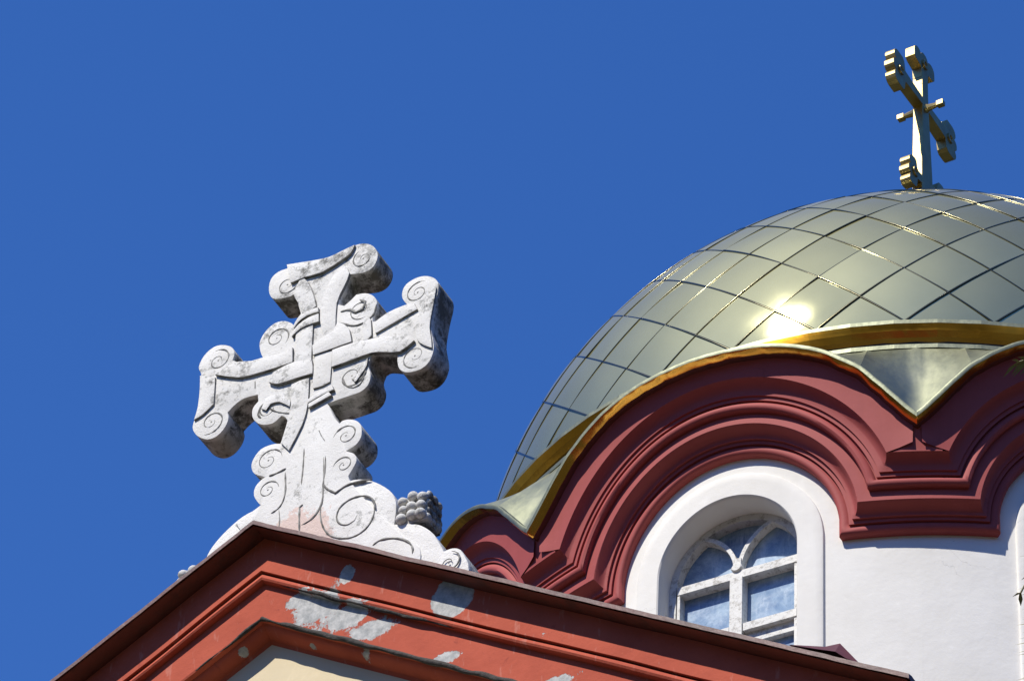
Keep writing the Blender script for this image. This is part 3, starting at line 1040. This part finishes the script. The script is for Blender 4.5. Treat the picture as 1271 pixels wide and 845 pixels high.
GROOVES = [(0.006, [(0.1514, 1.4895), (0.1871, 1.4327), (0.2538, 1.3742), (0.3283, 1.4098), (0.4207, 1.4126), (0.5142, 1.3974)]), (0.005, [(0.1676, 1.3866), (0.1524, 1.2513), (0.1818, 1.1189), (0.2516, 1.0168), (0.3632, 0.9614), (0.4546, 0.9647), (0.5269, 1.0177), (0.5582, 1.1109), (0.547, 1.2019), (0.5012, 1.2615), (0.4303, 1.2862), (0.354, 1.2777), (0.2956, 1.2367), (0.2782, 1.1641), (0.3062, 1.1022), (0.3621, 1.0743), (0.4144, 1.0911), (0.4339, 1.1365)]), (0.006, [(0.5633, 0.8329), (0.6145, 0.8584), (0.6909, 0.8495), (0.7686, 0.8178), (0.8323, 0.767), (0.8635, 0.7052), (0.8618, 0.6633)]), (0.0045, [(0.1505, 1.7302), (0.1577, 1.6026), (0.1522, 1.4803), (0.1576, 1.3197), (0.1107, 1.2307), (0.0595, 1.1959)]), (0.0042, [(-0.0199, 1.8546), (-0.0136, 1.6973), (-0.014, 1.5354)]), (0.005, [(0.0068, 1.1282), (-0.0059, 1.2757), (-0.0093, 1.3488), (0.0148, 1.3645)]), (0.0045, [(0.0157, 1.1886), (0.0841, 1.2128), (0.1411, 1.2887), (0.1593, 1.4103), (0.1378, 1.7249)]), (0.006, [(-0.1416, 1.723), (-0.2146, 1.7064), (-0.2715, 1.7021)]), (0.005, [(-0.1478, 1.6959), (-0.1315, 1.5119), (-0.1593, 1.4089), (-0.2268, 1.368)]), (0.006, [(0.1561, 2.8926), (0.2331, 2.8377), (0.3078, 2.8094), (0.379, 2.825), (0.4265, 2.8667), (0.4394, 2.9474)]), (0.008, [(0.1634, 2.9842), (0.2371, 2.9733), (0.2841, 2.9296), (0.3413, 2.9421), (0.3516, 2.9983), (0.3047, 3.0421)]), (0.005, [(0.2318, 2.3679), (0.259, 2.2952), (0.3161, 2.2517), (0.3686, 2.2674), (0.3964, 2.3259)]), (0.006, [(0.2984, 2.3433), (0.3455, 2.2884), (0.3954, 2.3388), (0.4031, 2.3798)]), (0.006, [(-0.1504, 2.2821), (-0.2445, 2.3616), (-0.3191, 2.3822), (-0.3885, 2.3438), (-0.4047, 2.2827), (-0.3789, 2.2399)]), (0.005, [(-0.3274, 2.3131), (-0.2641, 2.2567), (-0.1428, 2.196)]), (0.0025, [(0.0802, 1.9747), (0.1036, 1.9169), (0.1371, 1.8557)]), (0.004, [(-0.1171, 3.361), (-0.0615, 3.2261), (-0.0245, 3.0991)]), (0.003, [(-0.4595, 2.6029), (-0.4521, 2.524)]), (0.005, [(-0.1676, 1.3866), (-0.1524, 1.2513), (-0.1818, 1.1189), (-0.2516, 1.0168), (-0.3632, 0.9614), (-0.4546, 0.9647), (-0.5269, 1.0177), (-0.5582, 1.1109), (-0.547, 1.2019), (-0.5012, 1.2615), (-0.4303, 1.2862), (-0.354, 1.2777), (-0.2956, 1.2367), (-0.2782, 1.1641), (-0.3062, 1.1022), (-0.3621, 1.0743), (-0.4144, 1.0911), (-0.4339, 1.1365)])]
#CD1


def carve(name, poly, front, back=.01, bevel=.005, mat='stone', k=2, parent=None, sm=True):
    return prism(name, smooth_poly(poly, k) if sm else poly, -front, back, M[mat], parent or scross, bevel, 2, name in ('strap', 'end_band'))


body = carve('body', BODY, 0, TH, .012, k=3)
base = carve('scrolled_base', BASE, -.012, TH - .005, .012, k=3)
for nm, fr_, pl in STRAPS:
    carve(nm, pl, fr_ * .72)


def shade_grime_groove(name, path, rad, fade=0.):
    """dark tube painting in the dirt and shade of a carved line, tapering at its ends"""
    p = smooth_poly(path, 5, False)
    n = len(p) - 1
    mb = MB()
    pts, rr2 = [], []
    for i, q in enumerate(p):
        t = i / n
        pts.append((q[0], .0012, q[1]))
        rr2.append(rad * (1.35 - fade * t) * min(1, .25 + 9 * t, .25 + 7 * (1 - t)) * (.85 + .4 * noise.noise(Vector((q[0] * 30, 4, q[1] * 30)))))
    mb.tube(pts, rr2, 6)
    return mb.done(name, M['shade_grime'], scross, 80)


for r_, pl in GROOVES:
    shade_grime_groove('shade_grime_line', pl, r_ * 1.25)
for cx, cz, rad, sgn, a0, turns, fr_ in VOLS:
    tn = random.uniform(1.25, 1.6)
    n = 26
    shade_grime_groove('shade_grime_volute', [(cx + rad * (.90 - .74 * (i / n) ** .85) * math.cos(a0 + sgn * 2 * math.pi * tn * i / n), cz + rad * (.90 - .74 * (i / n) ** .85) * math.sin(a0 + sgn * 2 * math.pi * tn * i / n)) for i in range(n + 1)], random.uniform(.0050, .0062), .9)
    mb = MB()
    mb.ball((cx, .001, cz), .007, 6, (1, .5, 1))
    mb.done('shade_grime_hole', M['shade_grime'], scross, 80)

for s_ in (-1, 1):
    gc = MB()
    gx, gz = (.835, 20.262 - OZ) if s_ > 0 else (-.785, 20.215 - OZ)
    gc.box((gx - .10, .015, gz - .12), (gx + .10, TH - .01, gz + .085))
    for i in range(3):
        for j in range(3):
            u_ = random.uniform
            gc.ball((gx - .068 + .068 * i + u_(-.006, .006), .004 + u_(-.008, .006), gz - .078 + .070 * j + u_(-.007, .007) + .012 * (i % 2)), u_(.033, .039), 8, (1, 1, .95))
    for j in range(4):
        for q in range(3):
            gc.ball((gx + s_ * .10, .045 + .065 * q, gz - .09 + .06 * j + random.uniform(-.01, .01)), random.uniform(.028, .038), 7, (.5, 1, .92))
    for i in range(3):
        for q in range(3):
            gc.ball((gx - .07 + .07 * i, .04 + .065 * q, gz + .095), random.uniform(.028, .038), 7, (1, 1, .45))
    gc.done('grape_cluster', M['greystone'], scross, 60)

# ------------------------------------------------------------------ gilded cross on the dome
gcx = thing('gilded_cross', 'gilded metal eight-ended cross with trefoil ends on top of the dome', 'gilded cross', (.005, .14, 31.0))
gcx.rotation_euler = (0, 0, R(-2.7))
HZ = 33.72 - 31.0
HT = .056


def plate(name, poly, h=HT, x0=0.):
    """polygon in (y,z) with thickness along x"""
    mb = MB()
    n = len(poly)
    a = [Vector((x0 + h, p[0], p[1])) for p in poly]
    b_ = [Vector((x0 - h, p[0], p[1])) for p in poly]
    mb.grid([a, b_], True)
    bm = bmesh.new()
    va = [bm.verts.new(q) for q in a]
    vb = [bm.verts.new(q) for q in b_]
    fa = bm.faces.new(va)
    fb = bm.faces.new(vb)
    for i in range(n):
        bm.faces.new((va[i], va[(i + 1) % n], vb[(i + 1) % n], vb[i]))
    bmesh.ops.recalc_face_normals(bm, faces=bm.faces)
    bmesh.ops.bevel(bm, geom=list(fa.edges) + list(fb.edges), offset=.006, segments=1, affect='EDGES', clamp_overlap=True)
    bmesh.ops.triangulate(bm, faces=[f for f in bm.faces if len(f.verts) > 4])
    me = bpy.data.meshes.new(name)
    bm.to_mesh(me)
    bm.free()
    me.materials.append(M['crossgold'])
    o = bpy.data.objects.new(name, me)
    C.objects.link(o)
    o.parent = gcx
    return o


def trefoil(L, ln=.24, hh=.22, neck=.075):
    """three-lobed end block pointing along +t: (t, s) outline from neck to neck"""
    r_ = hh * .36
    up = [(L - ln - .12, neck * .85), (L - ln, neck)]
    up += [(L - ln + .02, hh * .85), (L - ln + .05, hh)]
    up += [(L - r_ * 1.05 + r_ * math.sin(a), hh - r_ + r_ * math.cos(a)) for a in [math.pi * q / 7 for q in range(0, 8)]]
    up += [(L - r_ * .75 + r_ * math.sin(a), r_ * math.cos(a)) for a in [math.pi * (.08 + .42 * q / 4) for q in range(0, 4)]]
    return up + [(t, -q) for t, q in up[::-1]]


plate('mast', [(-.145, .7), (-.11, HZ - .9), (-.06, HZ), (-.06, HZ + .421), (.06, HZ + .421), (.06, HZ), (.11, HZ - .9), (.145, .7)])
for s_ in (-1, 1):
    tp = trefoil(.68)
    plate('arm', [(s_ * .055, HZ + .05)] + [(s_ * t, HZ + q) for t, q in tp] + [(s_ * .055, HZ - .05)], HT - .003)
plate('arm', [(.05, HZ + .42)] + [(q, HZ + t) for t, q in trefoil(.685, .22, .22, .075)] + [(-.05, HZ + .42)], HT - .004)
lb = []
for s_ in (-1, 1):
    tp = trefoil(.39, .18, .19, .06)
    pl = [(s_ * .08, HZ - 1.09 + s_ * .02 + .04)] + [(s_ * t, HZ - 1.09 + q + s_ * t * .22) for t, q in tp] + [(s_ * .08, HZ - 1.09 + s_ * .02 - .04)]
    plate('lower_bar', pl, HT - .003)
# ring bosses riveted to the faces of the ends
for (y, z) in ((-.54, HZ), (.54, HZ), (0, HZ + .55), (-.27, HZ - 1.15), (.27, HZ - 1.03)):
    for sx in (-1, 1):
        bo = MB()
        n = 16
        rw_ = []
        for (r_, x_) in ((.058, HT - .01), (.056, HT + .014), (.034, HT + .014), (.026, HT - .004)):
            rw_.append([(sx * x_, y + r_ * math.cos(2 * math.pi * i / n), z + r_ * math.sin(2 * math.pi * i / n)) for i in range(n)])
        bo.grid(rw_, True)
        bo.done('boss', M['crossgold'], gcx, 40)
for sx in (-1, 1):
    sb = MB()
    sb.tube([(sx * .04, 0, HZ - .06), (sx * .09, 0, HZ - .06), (sx * .20, 0, HZ - .06)], [.055, .035, .022], 8)
    sb.box((sx * .215 - .035, -.03, HZ - .09), (sx * .215 + .035, .03, HZ - .035))
    sb.done('spike', M['crossgold'], gcx, 30)

# ------------------------------------------------------------------ palm at the right edge
PB = Vector((6.95, -12.55, 0))
PTOP = 17.15
palm = thing('palm_tree', 'tall palm whose yellowing leaf tips enter at the right edge before the drum', 'palm tree', PB)
tr = MB()
tr.tube([(.25 * math.sin(i / 24 * 1.5) - .25, .0, PTOP * i / 24) for i in range(25)], [.30 - .12 * i / 24 + .012 * (i % 2) for i in range(25)], 14)
tr.done('trunk', M['bark'], palm, 60)


def frond(start, end, sag, nl, ll, droop, tw=0.):
    mb = MB()
    a, b_ = Vector(start), Vector(end)
    pts = []
    for i in range(25):
        t = i / 24
        pts.append(a.lerp(b_, t) + Vector((0, 0, sag * 4 * t * (1 - t))))
    mb.tube(pts, [.022 - .017 * i / 24 for i in range(25)], 6)
    for i in range(nl):
        t = .12 + .88 * i / (nl - 1)
        f_ = t * 24
        j = min(int(f_), 23)
        p = pts[j].lerp(pts[j + 1], f_ - j)
        dv = (pts[j + 1] - pts[j]).normalized()
        sd = dv.cross(Vector((0, 0, 1))).normalized()
        for s_ in (-1, 1):
            L = ll * (1 - .55 * (2 * t - 1) ** 2) * random.uniform(.85, 1.1)
            di = (sd * s_ * .8 + dv * .75 + Vector((0, 0, -droop + random.uniform(-.08, .08)))).normalized()
            e = p + di * L + Vector((0, 0, -.12 * L))
            mid_ = p + di * L * .5
            wv = di.cross(Vector((0, 0, 1))).normalized() * .011
            nn = wv.cross(di).normalized() * .004
            mb.face([p - wv * .5, mid_ - wv + nn, e, mid_ + wv + nn, p + wv * .5])
    mb.done('frond', M['leaf'], palm)


c0 = Vector((0, 0, PTOP))
def hanging_frond(path, ll, n_, name='frond'):
    """drooping frond: rachis along path, narrow leaflets held out sideways"""
    mb = MB()
    pts = [Vector((*q, 0)).xyz if len(q) == 2 else Vector(q) for q in path]
    fine = []
    for i in range(len(pts) - 1):
        for k_ in range(8):
            t = k_ / 8
            p0, p1, p2, p3 = pts[max(i - 1, 0)], pts[i], pts[i + 1], pts[min(i + 2, len(pts) - 1)]
            fine.append(.5 * (2 * p1 + (p2 - p0) * t + (2 * p0 - 5 * p1 + 4 * p2 - p3) * t * t + (3 * p1 - p0 - 3 * p2 + p3) * t ** 3))
    fine.append(pts[-1])
    mb.tube(fine, [.02 - .015 * i / len(fine) for i in range(len(fine))], 6)
    m_ = len(fine) - 1
    for i in range(n_):
        f_ = (.30 + .7 * i / n_) * m_
        j = min(int(f_), m_ - 1)
        p = fine[j].lerp(fine[j + 1], f_ - j)
        for s_ in (-1, 1):
            L = ll * random.uniform(.7, 1.05) * (1 - .4 * (i / n_))
            di = Vector((s_ * .93, s_ * .25 + random.uniform(-.15, .15), random.uniform(-.12, .08))).normalized()
            wv = Vector((0, .25, .97)) * .0075
            md = p + di * L * .55
            mb.face([p - wv * .6, md - wv, p + di * L + Vector((0, 0, -.05 * L)), md + wv, p + wv * .6])
    mb.done(name, M['leaf'], palm)


hanging_frond([c0, (-.35, .02, 17.25), (-.72, .05, 17.0), (-.93, .15, 16.55), (-1.03, .27, 16.15), (-1.07, .37, 15.8)], .30, 46)
frond(c0, Vector((-1.15, .09, 16.42)), .30, 18, .16, .1)
frond(c0, Vector((-.84, -.60, 17.32)), .2, 26, .22, .05)
for i in range(16):
    a = i / 16 * 2 * math.pi + .2
    if math.cos(a) < .05:
        continue
    l = random.uniform(1.2, 1.7)
    z_ = random.uniform(-.9, .8)
    frond(c0, c0 + Vector((math.cos(a) * l, math.sin(a) * l, z_)), .4, 40, .5, .3)
